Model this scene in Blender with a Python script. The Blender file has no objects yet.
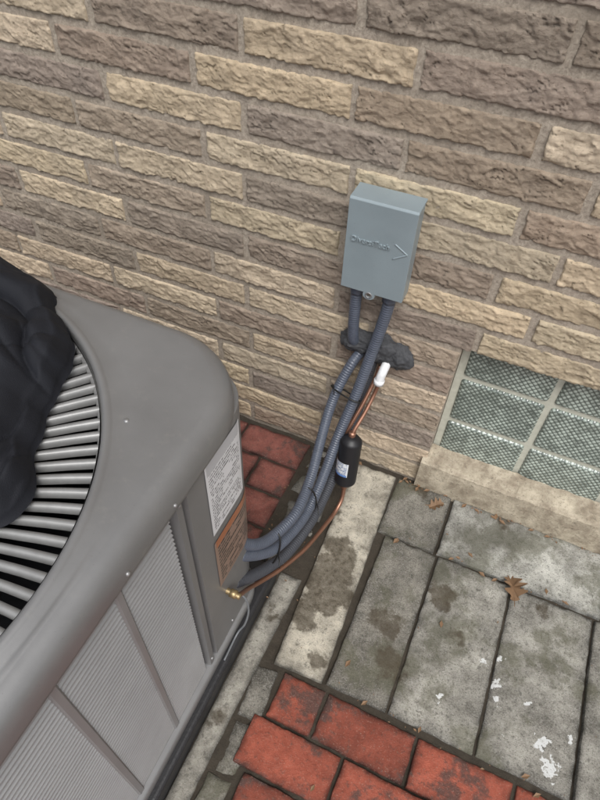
import bpy, math, random
import numpy as np
from mathutils import Vector, Matrix
random.seed(7); rng=np.random.RandomState(11)
scene=bpy.context.scene
coll=bpy.context.collection
def srgb(r,g,b):
    f=lambda c:((c/255+.055)/1.055)**2.4 if c/255>.04045 else c/255/12.92
    return (f(r),f(g),f(b),1.0)
# ---------------------------------------------------------------- noise
_T=rng.rand(256,256)
def vnoise(x,y,seed=0):
    x=np.asarray(x,float)+seed*17.31; y=np.asarray(y,float)+seed*9.77
    xi=np.floor(x).astype(int); yi=np.floor(y).astype(int)
    fx=x-xi; fy=y-yi; fx=fx*fx*(3-2*fx); fy=fy*fy*(3-2*fy)
    g=lambda a,b:_T[a%256,b%256]
    return (g(xi,yi)*(1-fx)+g(xi+1,yi)*fx)*(1-fy)+(g(xi,yi+1)*(1-fx)+g(xi+1,yi+1)*fx)*fy
def fbm(x,y,seed=0,o=4):
    s=0;a=.5;t=0
    for i in range(o):
        s=s+a*vnoise(x*2**i,y*2**i,seed+i*3.7);t+=a;a*=.5
    return s/t
def sstep(a,b,x):
    t=np.clip((x-a)/(b-a),0,1);return t*t*(3-2*t)
def terr(a,n,w=.28):
    q=a*n;f=np.floor(q);return (f+sstep(.5-w,.5+w,q-f))/n
# ---------------------------------------------------------------- node helpers
class M:
    def __init__(s,name):
        s.m=bpy.data.materials.new(name);s.m.use_nodes=True
        s.t=s.m.node_tree;s.n=s.t.nodes;s.b=s.n['Principled BSDF'];s.o=s.n['Material Output']
        s._pos=None
    def node(s,ty,**k):
        n=s.n.new(ty)
        for a,v in k.items(): setattr(n,a,v)
        return n
    def inp(s,sock,v):
        if hasattr(v,'is_output') : s.t.links.new(v,sock)
        elif v is not None: sock.default_value=v
    def obj(s):
        if s._pos is None: s._pos=s.node('ShaderNodeTexCoord').outputs['Object']
        return s._pos
    def uv(s): return s.node('ShaderNodeTexCoord').outputs['UV']
    def mapv(s,v,scale=(1,1,1),loc=(0,0,0),rot=(0,0,0)):
        n=s.node('ShaderNodeMapping');s.inp(n.inputs[0],v)
        n.inputs['Scale'].default_value=scale;n.inputs['Location'].default_value=loc;n.inputs['Rotation'].default_value=rot
        return n.outputs[0]
    def noise(s,scale,detail=6,rough=.6,vec=None,dist=0):
        n=s.node('ShaderNodeTexNoise');s.inp(n.inputs['Vector'],vec if vec is not None else s.obj())
        n.inputs['Scale'].default_value=scale;n.inputs['Detail'].default_value=detail
        n.inputs['Roughness'].default_value=rough;n.inputs['Distortion'].default_value=dist
        return n.outputs[0]
    def ramp(s,f,a,b,smooth=True):
        n=s.node('ShaderNodeMapRange');n.interpolation_type='SMOOTHSTEP' if smooth else 'LINEAR'
        s.inp(n.inputs['Value'],f);n.inputs['From Min'].default_value=a;n.inputs['From Max'].default_value=b
        return n.outputs[0]
    def rng(s,f,a,b,c,d):
        n=s.node('ShaderNodeMapRange');s.inp(n.inputs['Value'],f)
        for i,v in zip((1,2,3,4),(a,b,c,d)): n.inputs[i].default_value=v
        return n.outputs[0]
    def mix(s,f,a,b,blend='MIX'):
        n=s.node('ShaderNodeMix');n.data_type='RGBA';n.blend_type=blend
        s.inp(n.inputs[0],f);s.inp(n.inputs[6],a);s.inp(n.inputs[7],b);return n.outputs[2]
    def math(s,op,a,b=0.0,c=None):
        n=s.node('ShaderNodeMath',operation=op);s.inp(n.inputs[0],a);s.inp(n.inputs[1],b)
        if c is not None: s.inp(n.inputs[2],c)
        return n.outputs[0]
    def sep(s,v):
        n=s.node('ShaderNodeSeparateXYZ');s.inp(n.inputs[0],v);return n.outputs
    def spot(s,pts,jit=.03,nscale=25):
        """mask of irregular patches: pts = (x,y,z,radius)"""
        nz=s.noise(nscale,4,.6)
        off=s.math('MULTIPLY',s.math('SUBTRACT',nz,.5),jit*4)
        res=None
        for (x,y,z,r) in pts:
            n=s.node('ShaderNodeVectorMath',operation='DISTANCE');s.inp(n.inputs[0],s.obj());n.inputs[1].default_value=(x,y,z)
            d=s.math('SUBTRACT',s.math('ADD',n.outputs['Value'],off),r)
            res=d if res is None else s.math('MINIMUM',res,d)
        return res
    def attr(s,name):
        n=s.node('ShaderNodeAttribute');n.attribute_name=name;return n.outputs
    def bump(s,h,strength=.5,dist=.002,prev=None):
        n=s.node('ShaderNodeBump');s.inp(n.inputs['Height'],h);n.inputs['Strength'].default_value=strength;n.inputs['Distance'].default_value=dist
        if prev is not None: s.t.links.new(prev,n.inputs['Normal'])
        return n.outputs[0]
    def done(s,col=None,rough=None,metal=None,norm=None,spec=None):
        if col is not None: s.inp(s.b.inputs['Base Color'],col)
        if rough is not None: s.inp(s.b.inputs['Roughness'],rough)
        if metal is not None: s.inp(s.b.inputs['Metallic'],metal)
        if norm is not None: s.t.links.new(norm,s.b.inputs['Normal'])
        if spec is not None: s.b.inputs['Specular IOR Level'].default_value=spec
        return s.m
# ---------------------------------------------------------------- mesh helpers
def mkobj(name,V,F,mat=None,smooth=False,parent=None,cols=None,uvs=None):
    me=bpy.data.meshes.new(name)
    me.from_pydata([tuple(v) for v in V],[],[tuple(f) for f in F]);me.update()
    if mat: me.materials.append(mat)
    if smooth: me.polygons.foreach_set('use_smooth',[True]*len(me.polygons))
    if uvs is not None:
        u=me.uv_layers.new(name='UVMap')
        for l in me.loops: u.data[l.index].uv=uvs[l.vertex_index]
    ob=bpy.data.objects.new(name,me);coll.objects.link(ob)
    if parent: ob.parent=parent
    return ob
def empty(name):
    e=bpy.data.objects.new(name,None);coll.objects.link(e);return e
def gridfaces(nu,nv,base=0,wrap=False):
    i=np.arange(nu-1)[:,None];j=np.arange(nv-1 if not wrap else nv)[None,:]
    j2=(j+1)%nv
    a=base+i*nv+j;b=base+(i+1)*nv+j;c=base+(i+1)*nv+j2;d=base+i*nv+j2
    return np.stack([a,b,c,d],-1).reshape(-1,4)
def box(name,x0,x1,y0,y1,z0,z1,mat,parent=None,bev=0.0,seg=2):
    V=[(x0,y0,z0),(x1,y0,z0),(x1,y1,z0),(x0,y1,z0),(x0,y0,z1),(x1,y0,z1),(x1,y1,z1),(x0,y1,z1)]
    F=[(0,3,2,1),(4,5,6,7),(0,1,5,4),(1,2,6,5),(2,3,7,6),(3,0,4,7)]
    o=mkobj(name,V,F,mat,parent=parent)
    if bev:
        m=o.modifiers.new('b','BEVEL');m.width=bev;m.segments=seg;m.limit_method='ANGLE'
    return o
def catmull(P,n):
    P=np.array(P,float);P=np.vstack([2*P[0]-P[1],P,2*P[-1]-P[-2]])
    out=[]
    for i in range(1,len(P)-2):
        for k in range(n):
            t=k/n
            out.append(.5*((2*P[i])+(-P[i-1]+P[i+1])*t+(2*P[i-1]-5*P[i]+4*P[i+1]-P[i+2])*t*t+(-P[i-1]+3*P[i]-3*P[i+1]+P[i+2])*t**3))
    out.append(P[-2]);return np.array(out)
def resample(C,step):
    d=np.r_[0,np.cumsum(np.linalg.norm(np.diff(C,axis=0),axis=1))]
    n=max(2,int(d[-1]/step)+1);s=np.linspace(0,d[-1],n)
    return np.stack([np.interp(s,d,C[:,i]) for i in range(3)],1),s
def tube(name,P,r,mat,parent=None,step=.005,seg=16,rib=0,pitch=.004,curve=True,rfun=None,caps=True):
    C=catmull(P,24) if curve else np.array(P,float)
    C,s=resample(C,step)
    T=np.gradient(C,axis=0);T/=np.linalg.norm(T,axis=1)[:,None]
    u=np.cross(T[0],[0,0,1.0]);
    if np.linalg.norm(u)<1e-3:u=np.array([1.,0,0])
    u/=np.linalg.norm(u);V=[]
    a=np.linspace(0,2*np.pi,seg,endpoint=False)
    for i in range(len(C)):
        u=u-T[i]*u.dot(T[i]);u/=np.linalg.norm(u);w=np.cross(T[i],u)
        rr=r if rfun is None else rfun(s[i]/s[-1])
        if rib: rr=rr+rib*(math.sin(2*math.pi*s[i]/pitch))
        V.append(C[i]+rr*(np.cos(a)[:,None]*u+np.sin(a)[:,None]*w))
    n=len(V);V=np.vstack(V);F=[tuple(f) for f in gridfaces(n,seg,0,True)]
    if caps: F+= [tuple(range(seg)),tuple(range((n-1)*seg,n*seg))[::-1]]
    return mkobj(name,V,F,mat,True,parent)

# ================================================================ MATERIALS
m=M('rough_face_brick');c=m.attr('Col')
st=m.mapv(m.obj(),scale=(.55,1,1.3))
n1=m.noise(34,10,.7);n2=m.noise(150,6,.8,vec=st);n3=m.noise(7,4,.55);n4=m.noise(1100,2,.6)
col=m.mix(m.rng(n1,.34,.66,0,1),m.mix(1.0,c[0],(.80,.78,.76,1),'MULTIPLY'),m.mix(1.0,c[0],(1.16,1.155,1.14,1),'MULTIPLY'))
col=m.mix(m.math('MULTIPLY',m.ramp(n2,.56,.65),.7),col,m.mix(1.0,c[0],(.42,.36,.31,1),'MULTIPLY'))
col=m.mix(m.math('MULTIPLY',m.ramp(n4,.55,.7),.3),col,(.58,.53,.46,1))
col=m.mix(m.math('MULTIPLY',m.ramp(n3,.48,.75),.3),col,(.22,.195,.17,1))
b=m.bump(m.noise(130,10,.82,vec=st,dist=.3),.95,.0042);b=m.bump(n2,.8,.002,b)
MB=m.done(col,.92,norm=b,spec=.15)
m=M('mortar');n1=m.noise(150,6,.75);n3=m.noise(6,3)
col=m.mix(m.rng(n1,.3,.7,0,1),srgb(130,120,109),srgb(188,177,162));col=m.mix(m.math('MULTIPLY',m.ramp(n3,.45,.7),.5),col,srgb(140,130,117))
MMORT=m.done(col,.95,norm=m.bump(n1,.9,.003),spec=.15)
def paver_mat(name,stains=(),paint=(),moss=True,speck=.6,wet=.4):
    m=M(name);c=m.attr('Col')
    n1=m.noise(12,10,.72);n2=m.noise(300,4,.85);n3=m.noise(5,7,.68);n4=m.noise(70,8,.78);n5=m.noise(850,2,.7);n6=m.noise(2.7,6,.6)
    col=m.mix(m.rng(n1,.36,.64,0,1),m.mix(1.0,c[0],(.50,.49,.47,1),'MULTIPLY'),m.mix(1.0,c[0],(1.34,1.34,1.32,1),'MULTIPLY'))
    col=m.mix(m.math('MULTIPLY',m.ramp(n2,.54,.66),speck),col,(.52,.51,.48,1))
    col=m.mix(m.math('MULTIPLY',m.ramp(n2,.46,.36),speck+.25),col,(.04,.038,.035,1))
    col=m.mix(m.math('MULTIPLY',m.ramp(n5,.58,.7),.35),col,(.6,.58,.55,1))
    col=m.mix(m.math('MULTIPLY',m.ramp(n4,.52,.64),.6),col,(.07,.066,.055,1))
    if moss:
        col=m.mix(m.math('MULTIPLY',m.ramp(n3,.50,.60),.62),col,m.mix(n4,(.055,.055,.028,1),(.17,.165,.11,1)))
        col=m.mix(m.math('MULTIPLY',m.ramp(n6,.52,.66),.40),col,(.06,.056,.045,1))
    rough=m.rng(n3,.35,.65,.9,.9-wet*.55)
    if stains:
        d=m.spot(stains,.028,24);wm=m.ramp(d,.010,-.008);k=m.math('MULTIPLY',wm,m.rng(n4,.3,.6,.5,.88))
        col=m.mix(k,col,m.mix(n1,(.045,.035,.022,1),(.12,.095,.062,1)))
        rough=m.math('SUBTRACT',rough,m.math('MULTIPLY',wm,.22))
    if paint:
        d=m.spot(paint,.022,60);k=m.ramp(d,.002,-.001);k=m.math('MULTIPLY',k,m.ramp(n4,.36,.46))
        col=m.mix(k,col,(.72,.73,.72,1))
    b=m.bump(n4,.9,.004);b=m.bump(n2,.9,.0024,b)
    return m.done(col,rough,norm=b,spec=.35)
MP=paver_mat('concrete_paver',stains=[(.50,-.30,0,.03),(.56,-.37,0,.015),(.40,-.42,0,.035),(.44,-.50,0,.03),(.60,-.02,0,.02),(.36,-.03,0,.02),(.73,-.23,0,.01)],
   paint=[(.665,-.44,0,.006),(.672,-.475,0,.005),(.775,-.515,0,.010),(.80,-.555,0,.017),(.735,-.455,0,.003),(.63,-.40,0,.002),(.665,-.385,0,.003),(.56,-.52,0,.002),(.83,-.48,0,.004),(.70,-.53,0,.001)])
MS=paver_mat('old_concrete',stains=[(.245,-.29,0,.040),(.240,-.35,0,.055),(.255,-.41,0,.05),(.225,-.48,0,.035),(.2,-.2,0,.01),(.15,-.75,0,.02),(.29,-.56,0,.015),(.15,-.5,0,.01)],moss=False,speck=.35)
m=M('red_clay_paver');c=m.attr('Col')
n1=m.noise(26,9,.72);n2=m.noise(280,4,.8);n3=m.noise(10,7,.72);n4=m.noise(85,7,.78)
col=m.mix(m.rng(n1,.32,.68,0,1),m.mix(1.0,c[0],(.60,.56,.55,1),'MULTIPLY'),m.mix(1.0,c[0],(1.18,1.2,1.22,1),'MULTIPLY'))
col=m.mix(m.math('MULTIPLY',m.ramp(n3,.51,.61),.8),col,(.07,.05,.043,1))
col=m.mix(m.math('MULTIPLY',m.ramp(n4,.53,.64),.6),col,(.085,.055,.045,1))
col=m.mix(m.math('MULTIPLY',m.ramp(n2,.56,.68),.5),col,(.42,.30,.24,1))
MR=m.done(col,m.rng(n3,.35,.7,.8,.40),norm=m.bump(n2,.9,.002,m.bump(n4,.9,.004)),spec=.4)
m=M('soil');n1=m.noise(40,8,.7);n2=m.noise(200,5,.8)
MSOIL=m.done(m.mix(n1,(.018,.014,.010,1),(.11,.09,.065,1)),.95,norm=m.bump(n2,1,.006))
def steel(name,col,rough=.42,metal=.25,grain=.12,dirt=.22):
    m=M(name);n=m.noise(900,2,.5);n2=m.noise(5,6,.65);n3=m.noise(45,7,.75);n4=m.noise(420,2,.5)
    cc=m.mix(m.rng(n2,.3,.7,0,1),tuple(x*.88 for x in col[:3])+(1,),tuple(min(1,x*1.08) for x in col[:3])+(1,))
    cc=m.mix(m.math('MULTIPLY',m.ramp(n3,.54,.75),dirt),cc,(.32,.31,.28,1))
    cc=m.mix(m.math('MULTIPLY',m.ramp(n4,.70,.76),.35),cc,(.10,.09,.08,1))
    return m.done(cc,m.rng(n2,.3,.7,rough-.07,rough+.12),metal,m.bump(n2,.15,.004,m.bump(n,grain,.0004)),.5)
MAC=steel('grey_painted_steel',srgb(127,127,127),.36,.35)
MAC2=steel('grey_louver_steel',srgb(142,142,142),.45)
MBOX=steel('blue_grey_enamel',srgb(137,149,154),.38,.1,.08,.1)
def simple(name,col,rough=.5,metal=0,bs=None,spec=.5):
    m=M(name);n=m.noise(60,4,.6);cc=m.mix(n,tuple(x*.75 for x in col[:3])+(1,),tuple(min(1,x*1.25) for x in col[:3])+(1,))
    nm=m.bump(m.noise(bs[0],4,.6),bs[1],bs[2]) if bs else None
    return m.done(cc,rough,metal,nm,spec)
MBLK=simple('black_plastic',(.012,.012,.014,1),.45)
MPAD=simple('black_pad_plastic',(.018,.018,.020,1),.5,bs=(150,.5,.002))
MCOIL=simple('dark_coil',(.012,.012,.013,1),.6)
MDARK=simple('dark_interior',(.006,.006,.006,1),.8)
MBLADE=simple('grille_vane',srgb(136,136,135),.42,.3)
MCOND=simple('liquidtight_jacket',srgb(80,86,98),.36)
MINS=simple('dark_insulation',srgb(62,64,70),.6)
MCOP=simple('copper_pipe',(.36,.19,.13,1),.42,.8)
MBRASS=simple('brass',(.38,.29,.16,1),.45,.8)
MPVC=simple('white_pvc',(.72,.73,.74,1),.4)
MPUT=simple('duct_putty',(.050,.052,.057,1),.75,bs=(70,.8,.006))
MZIP=simple('zip_tie_nylon',(.01,.01,.01,1),.4)
MLEAF=simple('dry_leaf',(.20,.12,.065,1),.7,bs=(80,.6,.002))
MGALV=simple('screw_steel',(.30,.30,.30,1),.45,.6)
m=M('black_fabric');n1=m.noise(600,2,.6);n2=m.noise(8,4)
MFAB=m.done(m.mix(n2,(.006,.007,.010,1),(.012,.013,.018,1)),.78,norm=m.bump(n1,.6,.0008),spec=.3)
m=M('patterned_block_glass');p=m.mapv(m.obj(),rot=(0,math.radians(45),0),scale=(1,1,1))
s=m.sep(p)
sx=m.math('ABSOLUTE',m.math('SINE',m.math('MULTIPLY',s[0],330.)));sz=m.math('ABSOLUTE',m.math('SINE',m.math('MULTIPLY',s[2],330.)))
pat=m.math('MULTIPLY',sx,sz);n1=m.noise(60,6,.8);n2=m.noise(7,4,.6)
v=m.math('MULTIPLY',m.math('POWER',pat,.9),m.rng(n1,.36,.64,.15,1.4))
v=m.math('MULTIPLY',v,m.rng(n2,.36,.64,.45,1.5))
col=m.mix(v,(.075,.092,.080,1),(.48,.55,.49,1))
MG=m.done(col,.10,0,m.bump(pat,.40,.0025),.75)
m=M('window_mortar');n1=m.noise(60,5,.7);MWM=m.done(m.mix(n1,srgb(160,160,146),srgb(208,208,194)),.8,norm=m.bump(n1,.5,.002))
m=M('stone_sill');n1=m.noise(20,9,.7);n2=m.noise(150,6,.8)
MSILL=m.done(m.mix(m.math('MULTIPLY',m.ramp(n2,.53,.64),.55),m.mix(m.rng(n1,.36,.64,0,1),srgb(142,130,113),srgb(204,193,172)),(.12,.1,.08,1)),.88,norm=m.bump(n2,.9,.003,m.bump(n1,.8,.006)),spec=.2)
# ================================================================ BRICK WALL
PITCH=.0706;BL=.317;MT=.0125
L=np.array(srgb(207,191,167)[:3]);Dk=np.array(srgb(163,150,138)[:3])
CM={}
def put(row,n0,s):
    for i,ch in enumerate(s): CM[(row,n0+i)]=ch
# even rows cells start at -.154+n*BL ; odd rows at .070+n*BL
put(-1,-4,"DLDDDDL"); put(0,-3,"LLDLDDL")
put(1,-4,"DLDLDLD"); put(2,-3,"DDLDDLD"); put(3,-4,"DDDLLDD")
put(4,-3,"LLLDLLD");put(5,-4,"DLDLDLL");put(6,-3,"DLDDLLD")
put(7,-4,"LDDLDLL");put(8,-3,"DDLLDDL");put(9,-4,"DLLDDLD");put(10,-3,"LDDLLDL");put(11,-4,"DDLLDLL")
put(12,-3,"LDLDDLD");put(13,-4,"DLDLLDL");put(14,-3,"DDLDLLD")
OX0,OX1,OZ=.362,1.205,.500
VV=[];FF=[];CC=[];base=0
def add_brick(x0,x1,z0,z1,colr,fine):
    global base
    h=.0024 if fine else .02
    nu=max(4,int((x1-x0)/h));nv=max(4,int((z1-z0)/h))
    if not fine: nv=5
    u=np.linspace(0,1,nu);v=np.linspace(0,1,nv)
    if fine:
        e=.002/(x1-x0);u=np.r_[0,e*.5,e,u[1:-1]*(1-2.6*e)+1.3*e,1-e,1-e*.5,1];e=.002/(z1-z0);v=np.r_[0,e*.5,e,v[1:-1]*(1-2.6*e)+1.3*e,1-e,1-e*.5,1]
        nu=len(u);nv=len(v)
    U,W=np.meshgrid(u,v,indexing='ij')
    X=x0+U*(x1-x0);Z=z0+W*(z1-z0);sd=rng.rand()*40
    wx=fbm(X/.025,Z/.025,sd+3)*1.6;wz=fbm(X/.025,Z/.025,sd+8)*1.6
    a=np.clip((fbm(X/.036+wx,Z/.017+wz,sd,4)-.5)*1.7+.5,0,1)
    t1=terr(a,5);rid=(t1-.5)*2
    bb=fbm(X/.013+wx,Z/.007+wz,sd+5,3);t2=terr(np.clip((bb-.5)*1.6+.5,0,1),3)-.5
    c0=fbm(X/.09,Z/.05,sd+11,2);fine_n=fbm(X/.006,Z/.005,sd+15,2)-.5
    H=.0026*rid+.0024*t2+.0020*fine_n+.0025*(c0-.5)
    crack=sstep(.018,.0,np.abs(fbm(X/.040+wx,Z/.014+wz*.6,sd+30,2)-.5))*sstep(.38,.55,fbm(X/.06,Z/.03,sd+33,2))
    H=H-.0030*crack
    d=np.minimum(np.minimum(X-x0,x1-X),np.minimum(Z-z0,z1-Z))+ (fbm(X/.010,Z/.010,sd+2,3)-.5)*.0045
    E=sstep(-.0008,.0026,d)
    edge=np.minimum(np.minimum(U,1-U),np.minimum(W,1-W))<=0
    E=np.where(edge,0,E)
    Y=.010*(1-E)-(.0020+np.clip(H,-.0035,.010))*E
    jx=(fbm(X/.02,Z/.02,sd+21,2)-.5)*.003*(1-E);X=X+jx;Z=Z+(fbm(X/.02,Z/.02,sd+23,2)-.5)*.003*(1-E)
    P=np.stack([X,Y,Z],-1).reshape(-1,3)
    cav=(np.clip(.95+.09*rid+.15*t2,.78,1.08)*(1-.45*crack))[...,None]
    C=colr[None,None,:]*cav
    C=np.concatenate([C,np.ones(C.shape[:2]+(1,))],-1).reshape(-1,4)
    F=gridfaces(nu,nv,base)
    VV.append(P);FF.append(F);CC.append(C);base+=len(P)
for k in range(-26,15):
    zt=1.050-PITCH*k; z0=zt-(PITCH-MT);z1=zt
    ph=-.154 if k%2==0 else .070
    rowj=(random.random()-.5)*.012
    for n in range(-14,12):
        x0=ph+n*BL+MT*.45+rowj+(random.random()-.5)*.004;x1=ph+(n+1)*BL-MT*.45+rowj+(random.random()-.5)*.004
        if x0<-4 or x1>3.6: continue
        segs=[(x0,x1)]
        if z1<OZ+.02:
            ns=[]
            for a,b in segs:
                if b<=OX0 or a>=OX1: ns.append((a,b))
                else:
                    if a<OX0-.03: ns.append((a,OX0))
                    if b>OX1+.03: ns.append((OX1,b))
            segs=ns
        ch=CM.get((k,n)) or random.choice("LDD")
        base_c=L if ch=='L' else Dk
        t=np.array([random.uniform(.86,1.08)]*3)*np.array([random.uniform(.98,1.03),1,random.uniform(.95,1.03)])
        if ch=='D' and random.random()<.4: t=t*np.array([1.14,1.11,1.05])
        zj=(random.random()-.5)*.002
        for a,b in segs:
            fine=(-1.45<a and b<1.2 and k>=-2)
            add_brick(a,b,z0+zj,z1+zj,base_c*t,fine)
V=np.vstack(VV);F=np.vstack(FF);C=np.vstack(CC)
wall=empty('brick_wall')
def fast(name,V,F,C,mat,parent=None,smooth=True):
    me=bpy.data.meshes.new(name);me.vertices.add(len(V));me.vertices.foreach_set('co',V.astype(np.float32).ravel())
    me.loops.add(F.size);me.loops.foreach_set('vertex_index',F.astype(np.int32).ravel())
    me.polygons.add(len(F));me.polygons.foreach_set('loop_start',np.arange(0,F.size,4,dtype=np.int32));me.polygons.foreach_set('loop_total',np.full(len(F),4,dtype=np.int32))
    me.update(calc_edges=True)
    if smooth: me.polygons.foreach_set('use_smooth',np.ones(len(F),dtype=bool))
    a=me.color_attributes.new('Col','FLOAT_COLOR','POINT');a.data.foreach_set('color',C.astype(np.float32).ravel())
    me.materials.append(mat);ob=bpy.data.objects.new(name,me);coll.objects.link(ob);ob.parent=parent;return ob
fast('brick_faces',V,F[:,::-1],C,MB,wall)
YM=.0022
def mortar_panel(name,x0,x1,z0,z1):
    nx=max(2,int((x1-x0)/.010));nz=max(2,int((z1-z0)/.010));nx=min(nx,420);nz=min(nz,240)
    xs=np.linspace(x0,x1,nx);zs=np.linspace(z0,z1,nz);X,Z=np.meshgrid(xs,zs,indexing='ij')
    Y=YM+(fbm(X/.03,Z/.03,2,3)-.5)*.003
    P=np.stack([X,Y,Z],-1).reshape(-1,3);fast(name,P,gridfaces(nx,nz)[:,::-1],np.ones((len(P),4)),MMORT,wall)
mortar_panel('mortar_joints_1',-4,OX0,-.1,OZ);mortar_panel('mortar_joints_2',OX1,3.6,-.1,OZ)
mortar_panel('mortar_joints_3',-4,3.6,OZ,2.95)
box('wall_core_1',-4,OX0,.0085,.3,-.2,OZ-.002,MMORT,wall);box('wall_core_2',OX1,3.6,.0085,.3,-.2,OZ-.002,MMORT,wall);box('wall_core_3',-4,3.6,.0085,.3,OZ,2.95,MMORT,wall)
box('wall_core_4',OX0+.001,OX1-.001,.075,.3,-.2,OZ-.002,MMORT,wall)
# ================================================================ GLASS BLOCK WINDOW
win=empty('glass_block_window')
box('mortar_bed',OX0+.001,OX1-.001,.0465,.074,.0,OZ-.001,MWM,win)
bx=OX0+.018
zs=[(.080,.224),(.236,.374),(.386,.495)]
for i in range(4):
    for j,(a,b) in enumerate(zs):
        x0=bx+i*.206;x1=x0+.193
        box('glass_block_%d_%d'%(i,j),x0,x1,.0405,.06,a,b,MG,win,.008,4)
xs=(OX0-.012,OX1+.015);prof=[(-.016,-.02),(-.018,.040),(-.018,.100),(-.013,.108),(.014,.115),(.040,.122),(.0455,-.02)]
SV=[];n=200;npf=len(prof)
for i in range(n):
    x=xs[0]+(xs[1]-xs[0])*i/(n-1)
    for (y,z) in prof: SV.append((x+(random.random()-.5)*.001,y+(float(fbm(x/.02,z/.03,4))-.5)*.005,z+(float(fbm(x/.025,y*30,6))-.5)*.008))
F=[tuple(f) for f in gridfaces(n,npf,0,True)]+[tuple(range(npf)),tuple(range((n-1)*npf,n*npf))[::-1]]
mkobj('stone_sill',SV,F,MSILL,False,win)
# ================================================================ GROUND
gv=[(-60,-60,-.035),(60,-60,-.035),(60,60,-.035),(-60,60,-.035)]
mkobj('ground',gv,[(0,1,2,3)],MSOIL)
xs_=np.linspace(-1.7,2.2,390);ys_=np.linspace(-2.1,.004,210);X,Y=np.meshgrid(xs_,ys_,indexing='ij')
Z=-.009+(fbm(X/.05,Y/.05,3,4)-.5)*.013
P=np.stack([X,Y,Z],-1).reshape(-1,3);fast('joint_sand',P,gridfaces(390,210),np.ones((len(P),4)),MSOIL)
class Slabs:
    def __init__(s):s.V=[];s.F=[];s.C=[];s.b=0
    def add(s,x0,x1,y0,y1,col,z=0.0,rot=0,amp=.0012,step=.006,edge=.0032,quad=None,chip=1.0,grime=.5):
        nu=max(6,int((x1-x0)/step));nv=max(6,int((y1-y0)/step))
        def ax(n,L):
            e=.003/L;q=np.linspace(0,1,n);return np.r_[0,e*.5,e,q[1:-1]*(1-2.6*e)+1.3*e,1-e,1-e*.5,1]
        u=ax(nu,x1-x0);v=ax(nv,y1-y0);U,W=np.meshgrid(u,v,indexing='ij')
        if quad is None: quad=[(x0,y0),(x1,y0),(x1,y1),(x0,y1)]
        q=np.array(quad,float)
        P=((1-U)*(1-W))[...,None]*q[0]+(U*(1-W))[...,None]*q[1]+(U*W)[...,None]*q[2]+((1-U)*W)[...,None]*q[3]
        if rot:
            c=P.mean((0,1));a=math.radians(rot);R=np.array([[math.cos(a),-math.sin(a)],[math.sin(a),math.cos(a)]]);P=(P-c)@R.T+c
        X,Y=P[...,0],P[...,1];sd=rng.rand()*40
        d0=np.minimum(np.minimum(U,1-U)*(x1-x0),np.minimum(W,1-W)*(y1-y0))
        d=d0+(fbm(X/.015,Y/.015,sd,3)-.62)*.009*chip
        E=sstep(-.0008,edge,d);ed=np.minimum(np.minimum(U,1-U),np.minimum(W,1-W))<=0
        Z=z+amp*2*(fbm(X/.05,Y/.05,sd+4,4)-.5)+amp*1.8*(fbm(X/.012,Y/.012,sd+6,3)-.5)+(U-.5)*rng.uniform(-.004,.004)+(W-.5)*rng.uniform(-.004,.004)
        Z=Z-(1-E)*.0045;Z=np.where(ed,z-.034,Z)
        g=1-grime*np.exp(-d0/.012)*np.clip(fbm(X/.02,Y/.02,sd+12,3)*1.8,0,1.2)
        g*=1-.5*(1-E)
        X=X+(fbm(X/.03,Y/.03,sd+8,2)-.5)*.003;Y=Y+(fbm(X/.03,Y/.03,sd+9,2)-.5)*.003
        P=np.stack([X,Y,Z],-1).reshape(-1,3);C=np.concatenate([np.array(col[:3])[None,:]*g.reshape(-1,1),np.ones((len(P),1))],1)
        s.V.append(P);s.F.append(gridfaces(len(u),len(v),s.b));s.C.append(C);s.b+=len(P)
    def build(s,name,mat): return fast(name,np.vstack(s.V),np.vstack(s.F),np.vstack(s.C),mat)
def var(c,a=.12): 
    k=random.uniform(1-a,1+a);return tuple(x*k for x in c[:3])
g1=srgb(164,161,153);g2=srgb(192,191,184);g3=srgb(140,136,127)
S=Slabs()
S.add(.305,.457,-.196,-.012,g3);S.add(.463,.862,-.194,-.012,g2,z=.001);S.add(.867,1.264,-.194,-.012,g2);S.add(1.268,1.66,-.194,-.012,g1)
xs=[.328,.468,.655,.848,1.042,1.236,1.43]
cols=[g3,g1,g1,g1,g2,g1,g1]
for i in range(6):
    S.add(xs[i]+.001,xs[i+1]-.003,-.597,-.199,var(cols[i],.10),z=random.uniform(-.002,.002))
for r in range(0,2):
    for i in range(6): S.add(1.66+i*.3,1.956+i*.3,-.4*r-.395,-.4*r-.012,var(g1),step=.03)
S.add(.178,.230,-.728,-.618,g3,z=-.004,rot=4);S.add(.188,.236,-.835,-.735,g3,z=-.006,rot=3);S.add(.18,.232,-.945,-.84,g3,z=-.006)
for (x,y,a,b,r) in [(.075,-.05,.05,.07,8),(.135,-.07,.045,.09,-6),(.08,-.14,.05,.08,-12),(.132,-.185,.05,.1,5),(.09,-.24,.05,.08,10),(.145,-.30,.045,.09,-4),(.095,-.34,.06,.09,6)]:
    S.add(x-a/2,x+a/2,y-b/2,y+b/2,var(g1,.25),z=-.007+random.uniform(-.004,.004),rot=r)
S.build('concrete_pavers',MP)
S=Slabs();stc=srgb(194,187,172)
S.add(.19,.305,-.603,-.016,stc,z=.004,quad=[(.207,-.605),(.322,-.598),(.300,-.016),(.178,-.020)],amp=.002)
S.add(.127,.172,-1.0,-.40,srgb(174,170,160),z=-.002,quad=[(.128,-1.1),(.166,-1.1),(.186,-.40),(.128,-.40)],edge=.008,chip=1.6)
S.build('concrete_edging_strip',MS)
S=Slabs();rd=srgb(166,88,68);rd2=srgb(154,95,84)
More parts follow.
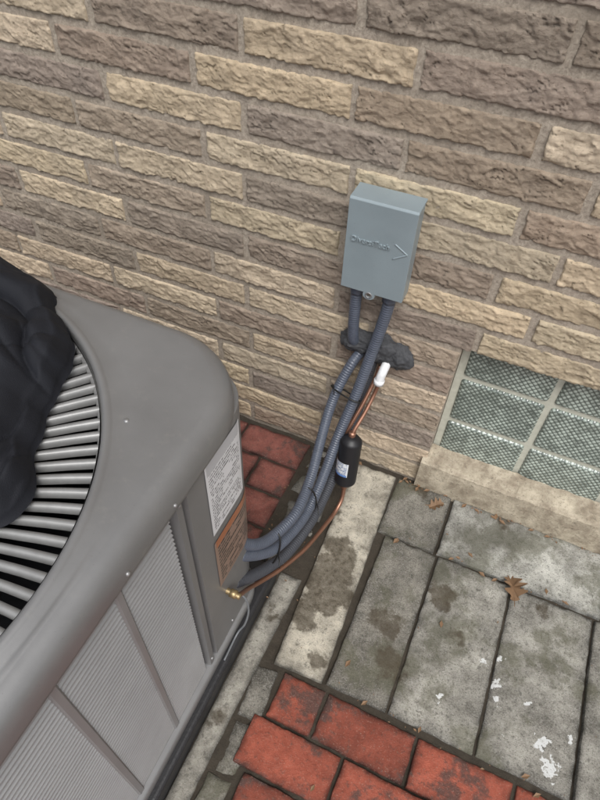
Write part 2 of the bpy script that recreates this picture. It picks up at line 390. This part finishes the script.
for ri in range(14):
    y1=-.610-ri*.101;y0=y1-.097
    st0={0:.238,1:.215,2:.245}.get(ri,.24+.1*(ri%2)-.1)
    x=st0
    if ri==0:
        S.add(.238,.337,y0,y1,var(rd));x=.341
    while x<1.9:
        f=x<1.1 and ri<5
        S.add(x,x+.197,y0,y1,var(rd,.25),z=random.uniform(-.003,.003),rot=random.uniform(-.8,.8),step=.006 if f else .03,grime=.7)
        x+=.201
for ri in range(4):
    y1=-.014-ri*.101;y0=y1-.097;first=True
    x=.04
    while x>-1.6:
        w=.196 if not(first and ri%2) else .11
        S.add(x-w,x,y0,y1,var(rd2,.25),z=random.uniform(-.004,.002),rot=random.uniform(-1.2,1.2),step=.008,grime=.7)
        x-=w+.004;first=False
S.build('red_brick_paving',MR)
# ================================================================ CONDENSER
ac=empty('air_conditioner_condenser')
CX,CY=-.335,-.895
def rsq(th,a,r):
    c=np.abs(np.cos(th));s_=np.abs(np.sin(th));b=a-r
    t=np.where(c>s_,a/np.maximum(c,1e-6),a/np.maximum(s_,1e-6))
    px=t*c;py=t*s_
    corner=np.where(c>s_,py>b,px>b)
    B=-(b*c+b*s_);Cq=2*b*b-r*r;disc=np.maximum(B*B-Cq,0);tc=-B+np.sqrt(disc)
    return np.where(corner,tc,t)
NT=384;TH=np.linspace(0,2*np.pi,NT,endpoint=False)
def loft(name,rings,mat,parent=ac,smooth=True):
    V=[]
    for R,z in rings: V.append(np.stack([CX+R*np.cos(TH),CY+R*np.sin(TH),np.full(NT,z) if np.isscalar(z) else z],1))
    V=np.vstack(V);F=gridfaces(len(rings),NT,0,True)
    return mkobj(name,V,F[:,::-1],mat,smooth,parent)
RC=.404
A=lambda a,r=.14:rsq(TH,a+.013,r)
one=np.ones(NT)
def bl(a,r,f,R=RC+.018): return A(a,r)*(1-f)+R*one*f
rings=[(A(.425),.706),(A(.4375),.706),(A(.4395),.7085),(A(.4400),.714),(A(.4398),.730),(A(.4385),.742),(A(.4345),.752),(A(.428),.7585),(A(.420,.135),.762),(A(.416,.133),.7628),
 (bl(.414,.132,.15),.7636),(bl(.414,.132,.5),.7665),(bl(.414,.132,.85),.7690),(bl(.414,.132,1.0,RC+.012),.7695),
 ((RC+.009)*one,.7715),((RC+.006)*one,.7735),((RC+.002)*one,.7738),((RC-.0015)*one,.772),((RC-.003)*one,.768),((RC-.004)*one,.745),((RC-.004)*one,.70)]
loft('top_cover',rings,MAC)
AB,RB=.438,.075
loft('coil',[(rsq(TH,.422,.07),.05),(rsq(TH,.422,.07),.715)],MCOIL)
loft('base_pan',[(rsq(TH,.40,.08),.052),(rsq(TH,.446,.08),.052),(rsq(TH,.448,.08),.056),(rsq(TH,.448,.08),.078),(rsq(TH,.444,.08),.082),(rsq(TH,.42,.08),.083)],MAC)
loft('fan_shroud',[((RC-.006)*one,.765),((RC-.008)*one,.45),(.02*one,.44)],MDARK)
flat=AB-RB
def path(s,off=0):
    """s measured from centre of +X face towards +Y"""
    if s<=flat: return (CX+AB+off,CY+s)
    arc=RB*math.pi/2
    if s<=flat+arc:
        a=(s-flat)/RB;return (CX+flat+(RB+off)*math.cos(a),CY+flat+(RB+off)*math.sin(a))
    r=s-flat-arc;return (CX+flat-r,CY+AB+off)
def band(name,s0,s1,z0,z1,off,mat,th=.012,rotk=0,n=None,uv=False,lip=True):
    n=n or max(2,int((s1-s0)/.006));ss=np.linspace(s0,s1,n)
    V=[];U=[]
    def R(x,y):
        dx,dy=x-CX,y-CY
        for _ in range(rotk): dx,dy=-dy,dx
        return CX+dx,CY+dy
    if not lip:
        for s in ss:
            x,y=R(*path(s,off));V+= [(x,y,z0),(x,y,z1)];U+=[((s-s0)/(s1-s0),0),((s-s0)/(s1-s0),1)]
        F=[tuple(f) for f in gridfaces(n,2)]
        return mkobj(name,V,F,mat,True,ac,uvs=U)
    prof=[(-th,z0),(off-.0015,z0),(off,z0+.0015),(off,z1-.0015),(off-.0015,z1),(-th,z1)]
    for i,s in enumerate(ss):
        for (o,z) in prof:
            if i in (0,n-1): o=-th
            x,y=R(*path(s,o));V.append((x,y,z))
    return mkobj(name,V,[tuple(f) for f in gridfaces(n,6)],mat,False,ac)
ARC=RB*math.pi/2
SS=.208
band('service_panel',SS+.020,flat+ARC+.06,.086,.708,.003,MAC,n=60)
band('service_panel_post',SS-.004,SS+.016,.084,.7075,.0035,MAC,n=6)
for k in range(1,4): band('corner_post_%d'%k,flat-.03,flat+ARC+.03,.084,.7075,.003,MAC,rotk=k)
band('corner_post_0',flat+ARC+.062,flat+ARC+.075,.084,.7075,.003,MAC,n=4)
LV=[];LF=[]
def addq(pts):
    i=len(LV);LV.extend(pts);LF.append(tuple(range(i,i+len(pts))))
def facept(k,n,t,z):
    dx,dy=n,t
    for _ in range(k): dx,dy=-dy,dx
    return (CX+dx,CY+dy,z)
LP=.0118;Q=.010
for k in range(4):
    t0=-flat+.0;t1=SS-.006 if k==0 else flat-.02
    if k==1: t0=-.26
    ribs=[SS-.125-.118*i for i in range(5)] if k==0 else [-.226+.113*i for i in range(5)]
    edges=[t0]+sorted(r for r in ribs if t0<r<t1)+[t1]
    for a,b_ in zip(edges[:-1],edges[1:]):
        a2,b2=a+.007,b_-.007
        z=.700
        while z>.095:
            pr=[(.4155+Q,z+.001),(.4215+Q,z-.0004),(.4272+Q,z-.0036),(.4280+Q,z-.0058),(.4262+Q,z-.0068)]
            P0=[facept(k,n_,a2,zz) for n_,zz in pr];P1=[facept(k,n_,b2,zz) for n_,zz in pr]
            for q in range(4): addq([P0[q],P1[q],P1[q+1],P0[q+1]])
            z-=LP
    for r in ribs+[t0+.004]:
        if not(t0<=r<t1): continue
        w=.0075
        P=[(.416+Q,r-w),(.4262+Q,r-w),(.4290+Q,r-w*.6),(.4290+Q,r+w*.6),(.4262+Q,r+w),(.416+Q,r+w)]
        for q in range(5):
            addq([facept(k,P[q][0],P[q][1],.083),facept(k,P[q+1][0],P[q+1][1],.083),facept(k,P[q+1][0],P[q+1][1],.706),facept(k,P[q][0],P[q][1],.706)])
mkobj('louvered_coil_guard',LV,LF,MAC2,False,ac)
GV=[];GF=[];NV=112
for i in range(NV):
    th0=2*math.pi*i/NV
    pts=[]
    nr=9
    for j in range(nr):
        r=.12+(RC-.006-.12)*j/(nr-1);th=th0-.10*(1-j/(nr-1))**1.5
        c_,s_=math.cos(th),math.sin(th);tx,ty=-s_,c_
        z=.757+.004*math.sin(math.pi*min(1,(r-.12)/.278))
        wv=.0046*(.55+.45*j/(nr-1))*1.15
        for (o,dz) in ((-wv,-.010),(-wv*.9,-.001),(0,.0018),(wv*.9,-.001),(wv,-.010)):
            pts.append((CX+r*c_+tx*o,CY+r*s_+ty*o,z+dz))
    b0=len(GV);GV+=pts
    GF+=[tuple(f) for f in gridfaces(nr,5,b0)]
mkobj('grille_vanes',GV,GF,MBLADE,True,ac)
def ring(name,R,z,r,mat):
    P=[(CX+R*math.cos(t),CY+R*math.sin(t),z) for t in np.linspace(0,2*math.pi,181)]
    return tube(name,P,r,mat,ac,step=.02,seg=8,curve=False,caps=False)
ring('grille_ring_outer',RC-.006,.752,.005,MBLADE);ring('grille_ring_mid',.262,.755,.005,MBLADE);ring('grille_ring_inner',.125,.755,.006,MBLADE)
loft('fan_motor_cap',[(.128*one,.74),(.128*one,.760),(.120*one,.766),(.001*one,.768)],MBLADE)
for i in range(3):
    V=[];a0=i*2*math.pi/3
    for r in np.linspace(.08,.36,8):
        for q in np.linspace(-.5,.5,6):
            V.append((CX+r*math.cos(a0+q*1.1),CY+r*math.sin(a0+q*1.1),.64-.10*q))
    mkobj('fan_blade_%d'%i,V,[tuple(f) for f in gridfaces(8,6)],MBLK,True,ac)
def screw(x,y,z,nrm,r=.004):
    n=Vector(nrm).normalized();q=n.to_track_quat('Z','Y');V=[];F=[]
    for (rr,h) in ((r,0),(r,.0015),(r*.7,.003),(r*.01,.0034)):
        for t in range(10):
            p=q@Vector((rr*math.cos(t*math.pi/5),rr*math.sin(t*math.pi/5),h));V.append((x+p.x,y+p.y,z+p.z))
    F=[tuple(f) for f in gridfaces(4,10,0,True)];mkobj('screw',V,F,MGALV,True,ac)
for (t,d) in ((36,.432),(125,.44),(215,.44),(305,.44)):
    a=math.radians(t);screw(CX+d*math.cos(a),CY+d*math.sin(a),.7675,(0,0,1))
for s in (SS+.006,):
    x,y=path(s,.003);screw(x,y,.685,(1,0,0));screw(x,y,.11,(1,0,0))
x,y=path(.30,.003);screw(x,y,.11,(1,0,0),.003)
for yy in (-.70,-.80): screw(CX+.4525,yy,.722,(1,0,0),.0032)
def sticker(name,ground,ink,top,rows,dens,blocks=False):
    m=M(name);u=m.sep(m.uv());U=u[0];Vv=u[1]
    rv=m.math('MULTIPLY',Vv,float(rows));fl=m.math('FLOOR',rv);fr=m.math('FRACT',rv)
    cmb=m.node('ShaderNodeCombineXYZ');m.inp(cmb.inputs[0],m.math('MULTIPLY',U,60.));m.inp(cmb.inputs[1],m.math('MULTIPLY',fl,7.3));
    nz=m.noise(1.0,2,.6,cmb.outputs[0])
    cmb2=m.node('ShaderNodeCombineXYZ');m.inp(cmb2.inputs[0],m.math('MULTIPLY',U,3.));m.inp(cmb2.inputs[1],m.math('MULTIPLY',fl,3.1));
    nl=m.noise(1.0,1,.5,cmb2.outputs[0])
    t=m.math('MULTIPLY',m.math('GREATER_THAN',nz,dens),m.math('LESS_THAN',m.math('ABSOLUTE',m.math('SUBTRACT',fr,.5)),.27))
    t=m.math('MULTIPLY',t,m.math('GREATER_THAN',nl,.42))
    inb=m.math('MULTIPLY',m.math('LESS_THAN',m.math('ABSOLUTE',m.math('SUBTRACT',U,.5)),.43),m.math('LESS_THAN',m.math('ABSOLUTE',m.math('SUBTRACT',Vv,.5)),.46))
    t=m.math('MULTIPLY',t,inb)
    col=m.mix(t,ground,ink)
    col=m.mix(m.math('MULTIPLY',m.math('GREATER_THAN',Vv,.86),m.math('LESS_THAN',m.math('ABSOLUTE',m.math('SUBTRACT',U,.5)),.46)),col,top)
    return m.done(col,.35,0,None,.5)
K1=sticker('white_label',(.66,.67,.69,1),(.12,.12,.13,1),(.45,.46,.48,1),26,.47)
K2=sticker('warning_label',(.26,.175,.135,1),(.03,.025,.02,1),(.34,.13,.06,1),15,.42)
band('rating_label',.278,.380,.500,.685,.0042,K1,lip=False,n=14)
band('warning_label',.276,.400,.318,.476,.0042,K2,lip=False,n=14)
box('mounting_pad',-.83,.127,-1.39,-.418,-.034,.050,MPAD,ac,.008,3)
tube('service_valve',[(.085,-.60,.265),(.135,-.60,.262)],.006,MBRASS,ac,curve=False,seg=12)
tube('valve_nut',[(.114,-.60,.264),(.127,-.60,.263)],.009,MBRASS,ac,curve=False,seg=6)
tube('drain_tube',[(.10,-.575,.20),(.125,-.57,.19),(.134,-.572,.14),(.130,-.585,.09),(.118,-.60,.058),(.119,-.66,.055)],.0022,simple('grey_tube',(.16,.17,.18,1),.4),ac,seg=8)
# ================================================================ FABRIC
poly=[(-.33,-.455),(-.25,-.475),(-.175,-.525),(-.12,-.585),(-.085,-.665),(-.045,-.74),(-.015,-.79),(-.03,-.83),(-.10,-.86),(-.22,-.90),(-.36,-.96),(-.52,-.98),(-.64,-.86),(-.66,-.68),(-.58,-.53),(-.45,-.47)]
fc=np.array([-.33,-.72]);pp=catmull([p+(0,) for p in poly]+[poly[0]+(0,)],8)[:,:2]-fc
ang=np.arctan2(pp[:,1],pp[:,0])%(2*np.pi)
o=np.argsort(ang);ang=ang[o];rad=np.linalg.norm(pp,axis=1)[o]
na,nr=520,190
aj=2*np.pi*np.arange(na)/na
Rj=np.interp(aj,ang,rad,period=2*np.pi)*(1+.09*(fbm(4+2*np.cos(aj)*2.6,4+2*np.sin(aj)*2.6,3,3)-.5))
ti=np.linspace(0,1,nr)
T=np.repeat(ti[:,None],na,1);X=fc[0]+Rj[None,:]*T*np.cos(aj)[None,:];Y=fc[1]+Rj[None,:]*T*np.sin(aj)[None,:]
def sm(x,y,sd): return fbm(x,y,sd,2)
w1=sm(X/.15,Y/.15,5);w2=sm(X/.15,Y/.15,9);w3=sm(X/.07,Y/.07,15)
def pleat(ph,sharp):
    """rounded fold crest with a narrow valley"""
    return np.abs(np.sin(np.pi*ph))**sharp
p1=pleat((X*.75+Y*.65)/.125+w1*3.0,.65)
p2=pleat((X*.95-Y*.30)/.075+w2*3.4+w3*.5,.7)
p3=pleat((X*.35+Y*.95)/.042+w1*4.0+w3*.8,.8)
m2=sstep(.30,.62,sm(X/.11,Y/.11,21));m3=sstep(.42,.66,sm(X/.08,Y/.08,27))
prof=(1-T**5)**.6
hem=np.exp(-((T-.93)/.02)**2)*.003
Z=.770+prof*(.026+.030*p1+.018*p2*m2+.008*p3*m3+.050*(w1-.3))+hem*(T<.97)
Z=np.maximum(Z,.769);Z=np.where(T>.992,.768,Z)
V=np.stack([X,Y,Z],-1).reshape(-1,3)
mkobj('black_fabric_bag',V,[tuple(f) for f in gridfaces(nr,na,0,True)],MFAB,True)
# ================================================================ DISCONNECT BOX
bx=empty('electrical_disconnect_box')
x0,x1,z0,z1,dp=.097,.225,.619,.818,.062
box('back_box',x0+.003,x1-.003,-dp+.012,-.006,z0+.006,z1-.006,MBOX,bx,.002)
cv=[(-dp-.001,z0),( -dp-.001,z1-.005),(-dp+.002,z1-.001),(-.010,z1+.001),(-.010,z1-.003),(-dp+.004,z1-.005),(-dp+.001,z1-.008),(-dp+.001,z0)]
V=[];
for x in (x0-.001,x1+.001):
    V+=[(x,y,z) for y,z in cv]
n=8;F=[tuple(range(n)),tuple(range(n,2*n))[::-1]]+[(i,(i+1)%n,n+(i+1)%n,n+i)[::-1] for i in range(n)]
o=mkobj('hinged_cover',V,F,MBOX,False,bx);mm=o.modifiers.new('b','BEVEL');mm.width=.0008;mm.segments=2
box('cover_side_1',x0-.0012,x0+.001,-dp+.0012,-.022,z0+.001,z1-.0045,MBOX,bx,.0004,1)
box('cover_side_2',x1-.001,x1+.0012,-dp+.0012,-.022,z0+.001,z1-.0045,MBOX,bx,.0004,1)
box('cover_bottom_lip',x0+.0015,x1-.0015,-dp+.0012,-dp+.012,z0+.0005,z0+.002,MBOX,bx)
V=[];F=[];cx_=(x0+x1)/2-.004;cz=z0-.004;ns=24
for dy in (-dp-.0008,-dp+.0008):
    for rr in (.011,.0045):
        for t in range(ns):
            a=2*math.pi*t/ns;zz=cz+rr*math.sin(a)
            V.append((cx_+rr*1.15*math.cos(a),dy,zz))
for t in range(ns):
    t2=(t+1)%ns
    F+=[(t,t2,ns+t2,ns+t),(2*ns+t,3*ns+t,3*ns+t2,2*ns+t2),(t,2*ns+t,2*ns+t2,t2),(ns+t,ns+t2,3*ns+t2,3*ns+t)]
mkobj('latch_tab',V,F,MBOX,False,bx)
tube('latch_ring',[(cx_+.006*math.cos(a),-dp-.0015,cz+.006*math.sin(a)) for a in np.linspace(0,2*math.pi,25)],.0014,MGALV,bx,curve=False,seg=8,step=.001)
tc=bpy.data.curves.new('lettering','FONT');tc.body="DiversiTech";tc.size=.0158;tc.extrude=.0016;tc.bevel_depth=.0003;tc.space_character=1.0
to=bpy.data.objects.new('embossed_lettering',tc);coll.objects.link(to);to.parent=bx
to.location=(x0+.010,-dp-.0016,z0+.111);to.rotation_euler=(math.radians(90),0,0);tc.materials.append(MBOX)
ch=[(.096,.016),(.122,0),(.096,-.016)]
tube('embossed_arrow',[(x0+a,-dp-.0008,z0+.110+b_) for a,b_ in ch],.0017,MBOX,bx,curve=False,seg=8,step=.002)
# ================================================================ LINE SET
ls=empty('refrigerant_line_set')
def cond(name,P,r=.0128,m=None): return tube(name,P,r,m or MCOND,ls,step=.0012,seg=18,rib=.0006,pitch=.0060)
cond('conduit_short',[(.124,-.036,.612),(.124,-.036,.56),(.126,-.035,.50),(.128,-.028,.455),(.130,-.0,.425)],.0120)
cond('conduit_power',[(.197,-.036,.612),(.193,-.037,.56),(.186,-.04,.50),(.177,-.05,.43),(.166,-.08,.335),(.152,-.13,.238),(.148,-.2,.160),(.148,-.28,.135),(.144,-.35,.143),(.130,-.43,.168),(.114,-.48,.210),(.095,-.53,.275)],.0126)
cond('conduit_control',[(.150,.0,.415),(.138,-.04,.40),(.122,-.075,.345),(.116,-.11,.295),(.121,-.17,.245),(.132,-.25,.200),(.140,-.35,.200),(.122,-.43,.210),(.108,-.48,.245),(.092,-.525,.315)],.0120)
cond('suction_line',[(.175,.0,.41),(.172,-.02,.33),(.165,-.04,.22),(.160,-.10,.13),(.160,-.20,.092),(.158,-.30,.092),(.145,-.40,.105),(.128,-.46,.130),(.113,-.51,.165),(.096,-.56,.21)],.0125,MINS)
for i,(x,z) in enumerate(((.124,.606),(.196,.606))):
    tube('conduit_fitting_%d'%i,[(x,-.036,z+.014),(x-.001*i,-.036,z-.012)],.0160,MCOND,ls,curve=False,seg=6)
tube('copper_liquid_line',[(.208,-.05,.365),(.204,-.060,.335),(.197,-.090,.300),(.187,-.122,.268),(.185,-.13,.255)],.0048,MCOP,ls,seg=12)
tube('copper_suction_stub',[(.196,-.01,.385),(.192,-.035,.345),(.183,-.07,.300),(.172,-.10,.26),(.163,-.12,.22)],.0050,MCOP,ls,seg=12)
tube('copper_liquid_line_lower',[(.194,-.165,.105),(.197,-.180,.060),(.194,-.21,.040),(.186,-.26,.042),(.170,-.35,.058),(.145,-.43,.080),(.124,-.49,.110),(.118,-.54,.165),(.128,-.585,.240),(.129,-.60,.263)],.0050,MCOP,ls,seg=12)
def dr(t):
    if t<.10: return .006+.021*(t/.10)**.5
    if t>.90: return .006+.021*((1-t)/.10)**.5
    return .0272
P0=np.array((.185,-.130,.252));P1=np.array((.194,-.167,.100))
tube('filter_drier',[tuple(P0),tuple(P1)],.027,MBLK,ls,curve=False,seg=28,step=.003,rfun=dr)
K3=sticker('drier_label',(.62,.64,.66,1),(.05,.1,.25,1),(.1,.2,.45,1),8,.45)
T_=(P1-P0)/np.linalg.norm(P1-P0);u=np.array([0,-1.,0]);u-=T_*u.dot(T_);u/=np.linalg.norm(u);w=np.cross(T_,u);V=[];U=[]
if w[0]<0: w=-w
for i in range(14):
    a=math.radians(-70+i*7)
    for t in (.44,.70):
        p=P0+(P1-P0)*t+.0277*(math.cos(a)*u+math.sin(a)*w);V.append(p);U.append((i/13,(t-.44)/.26))
mkobj('drier_label',V,[tuple(f) for f in gridfaces(14,2)],K3,True,ls,uvs=U)
tube('drier_collar_top',[tuple(P0-T_*.010),tuple(P0+T_*.008)],.0085,MCOP,ls,curve=False,seg=12)
tube('drier_collar_bottom',[tuple(P1-T_*.008),tuple(P1+T_*.010)],.0085,MCOP,ls,curve=False,seg=12)
tube('white_pvc_elbow',[(.212,.01,.410),(.212,-.020,.408),(.211,-.038,.400),(.209,-.046,.385),(.208,-.048,.372)],.0105,MPVC,ls,seg=18)
tube('pvc_elbow_rim',[(.2082,-.0478,.378),(.2076,-.0485,.366)],.0125,MPVC,ls,curve=False,seg=18)
from mathutils import noise as mnoise
import bmesh
def lump(name,c,s,sd,mat,parent):
    bm=bmesh.new();bmesh.ops.create_icosphere(bm,subdivisions=5,radius=1)
    for v in bm.verts:
        d=v.co.normalized();k=1+.30*mnoise.fractal(d*1.2+Vector((sd,0,0)),1,2,3)+.05*mnoise.noise(d*6+Vector((sd,3,0)))
        v.co=Vector((c[0]+d.x*s[0]*k,c[1]+d.y*s[1]*k,c[2]+d.z*s[2]*k))
    me=bpy.data.meshes.new(name);bm.to_mesh(me);bm.free();me.materials.append(mat)
    me.polygons.foreach_set('use_smooth',[True]*len(me.polygons));o=bpy.data.objects.new(name,me);coll.objects.link(o);o.parent=parent
lump('putty_seal_1',(.133,-.006,.440),(.040,.030,.030),1.3,MPUT,ls)
lump('putty_seal_2',(.190,-.004,.436),(.045,.032,.036),4.1,MPUT,ls)
lump('putty_seal_3',(.230,-.002,.426),(.034,.026,.032),7.7,MPUT,ls)
def tie(c,nrm,rx,ry):
    n=Vector(nrm).normalized();q=n.to_track_quat('Z','Y')
    P=[Vector(c)+q@Vector((rx*math.cos(a),ry*math.sin(a),0)) for a in np.linspace(0,2*math.pi,33)]
    tube('zip_tie',[tuple(p) for p in P],.0020,MZIP,ls,curve=False,seg=8,step=.003)
    p=P[0];tube('zip_tie_tail',[tuple(p),tuple(p+Vector((.01,-.015,.012))),tuple(p+Vector((.018,-.030,.005)))],.0012,MZIP,ls,seg=6)
tie((.143,-.085,.335),(.15,.5,.85),.042,.017)
tie((.124,-.440,.170),(-.3,-.9,.35),.018,.05)
tie((.142,-.28,.152),(0,-1,-.05),.020,.055)
# ================================================================ LEAVES
def leaf(name,x,y,z,size,rot,curl=.012,lobes=True):
    V=[];F=[];n=64
    V.append((0,0,0))
    for i in range(n):
        a=2*math.pi*i/n
        px=.5*math.cos(a);wd=.30*abs(math.sin(a))**.8*(1+.5*math.cos(px*24))*(1.15-.5*px)
        py=wd*(1 if math.sin(a)>0 else -1)
        V.append((px*1.2,py,curl/size*(abs(py)*1.6+.5*math.sin(px*5+rot))))
    F=[(0,1+i,1+(i+1)%n) for i in range(n)]
    R=Matrix.Rotation(rot,3,'Z')
    W=[]
    for v in V:
        p=R@(Vector(v)*size);W.append((p.x+x,p.y+y,p.z+z))
    o=mkobj(name,W,F,MLEAF,False)
    a=R@Vector((-.5*size,0,0));b_=R@Vector((-.95*size,.1*size,.1*size))
    tube('stem',[(a.x+x,a.y+y,a.z+z+.002),((a.x+b_.x)/2+x,(a.y+b_.y)/2+y,z+.004),(b_.x+x,b_.y+y,b_.z+z+.002)],.0009,MLEAF,o,seg=6)
leaf('oak_leaf',.655,-.205,.008,.056,1.9,.02)
leaf('oak_leaf',.425,-.06,.006,.034,.6)
LVt=[];LFt=[]
for i in range(260):
    w=random.random()
    if w<.5: x=random.uniform(.31,1.3);y=random.uniform(-.035,-.008)
    elif w<.75: x=random.uniform(.0,.2);y=random.uniform(-.5,-.01)
    elif w<.9: x=random.uniform(.3,1.2);y=random.choice((-.196,-.603))+random.uniform(-.012,.012)
    else: x=random.uniform(.2,1.1);y=random.uniform(-.8,-.05)
    s=random.choice((.0015,.002,.003,.004,.009))*random.uniform(.8,1.2);a=random.random()*6.28;b0=len(LVt)
    for (p,q,h) in ((-1,0,0),(0,-.5,.25),(1,0,.1),(0,.5,.3)):
        LVt.append((x+s*(p*math.cos(a)-q*math.sin(a)),y+s*(p*math.sin(a)+q*math.cos(a)),.0035+s*h))
    LFt.append((b0,b0+1,b0+2,b0+3))
mkobj('leaf_litter',LVt,LFt,MLEAF)
# ================================================================ LIGHT + CAMERA
w=bpy.data.worlds.new('World');scene.world=w;w.use_nodes=True
nt=w.node_tree;sky=nt.nodes.new('ShaderNodeTexSky');sky.sky_type='NISHITA';sky.sun_disc=False
se,sr=math.radians(58),math.radians(150)
sky.sun_elevation=se;sky.sun_rotation=sr;sky.air_density=1.0;sky.dust_density=4.0;sky.ozone_density=1.0
hs=nt.nodes.new('ShaderNodeHueSaturation');hs.inputs['Saturation'].default_value=.25;hs.inputs['Value'].default_value=1.25
nt.links.new(sky.outputs[0],hs.inputs['Color'])
nt.links.new(hs.outputs[0],nt.nodes['Background'].inputs[0]);nt.nodes['Background'].inputs[1].default_value=.15
sl=bpy.data.lights.new('sun','SUN');sl.energy=1.5;sl.angle=math.radians(28);sl.color=(1,.99,.97)
so=bpy.data.objects.new('sun',sl);coll.objects.link(so)
d=Vector((math.sin(sr)*math.cos(se),math.cos(sr)*math.cos(se),math.sin(se)))
so.rotation_euler=d.to_track_quat('Z','Y').to_euler()
cd=bpy.data.cameras.new('camera');cam=bpy.data.objects.new('camera',cd);coll.objects.link(cam)
cd.sensor_width=36;cd.lens=27;cd.clip_start=.02;cd.clip_end=300
R=Matrix(((.9111566,-.32598318,.25204885),(.41074862,.66976035,-.61863289),(.03285159,.66720015,.7441537)))
cam.matrix_world=Matrix.Translation((.405,-1.01,1.37))@R.to_4x4()
scene.camera=cam
scene.view_settings.view_transform='Standard';scene.view_settings.look='None';scene.view_settings.exposure=0
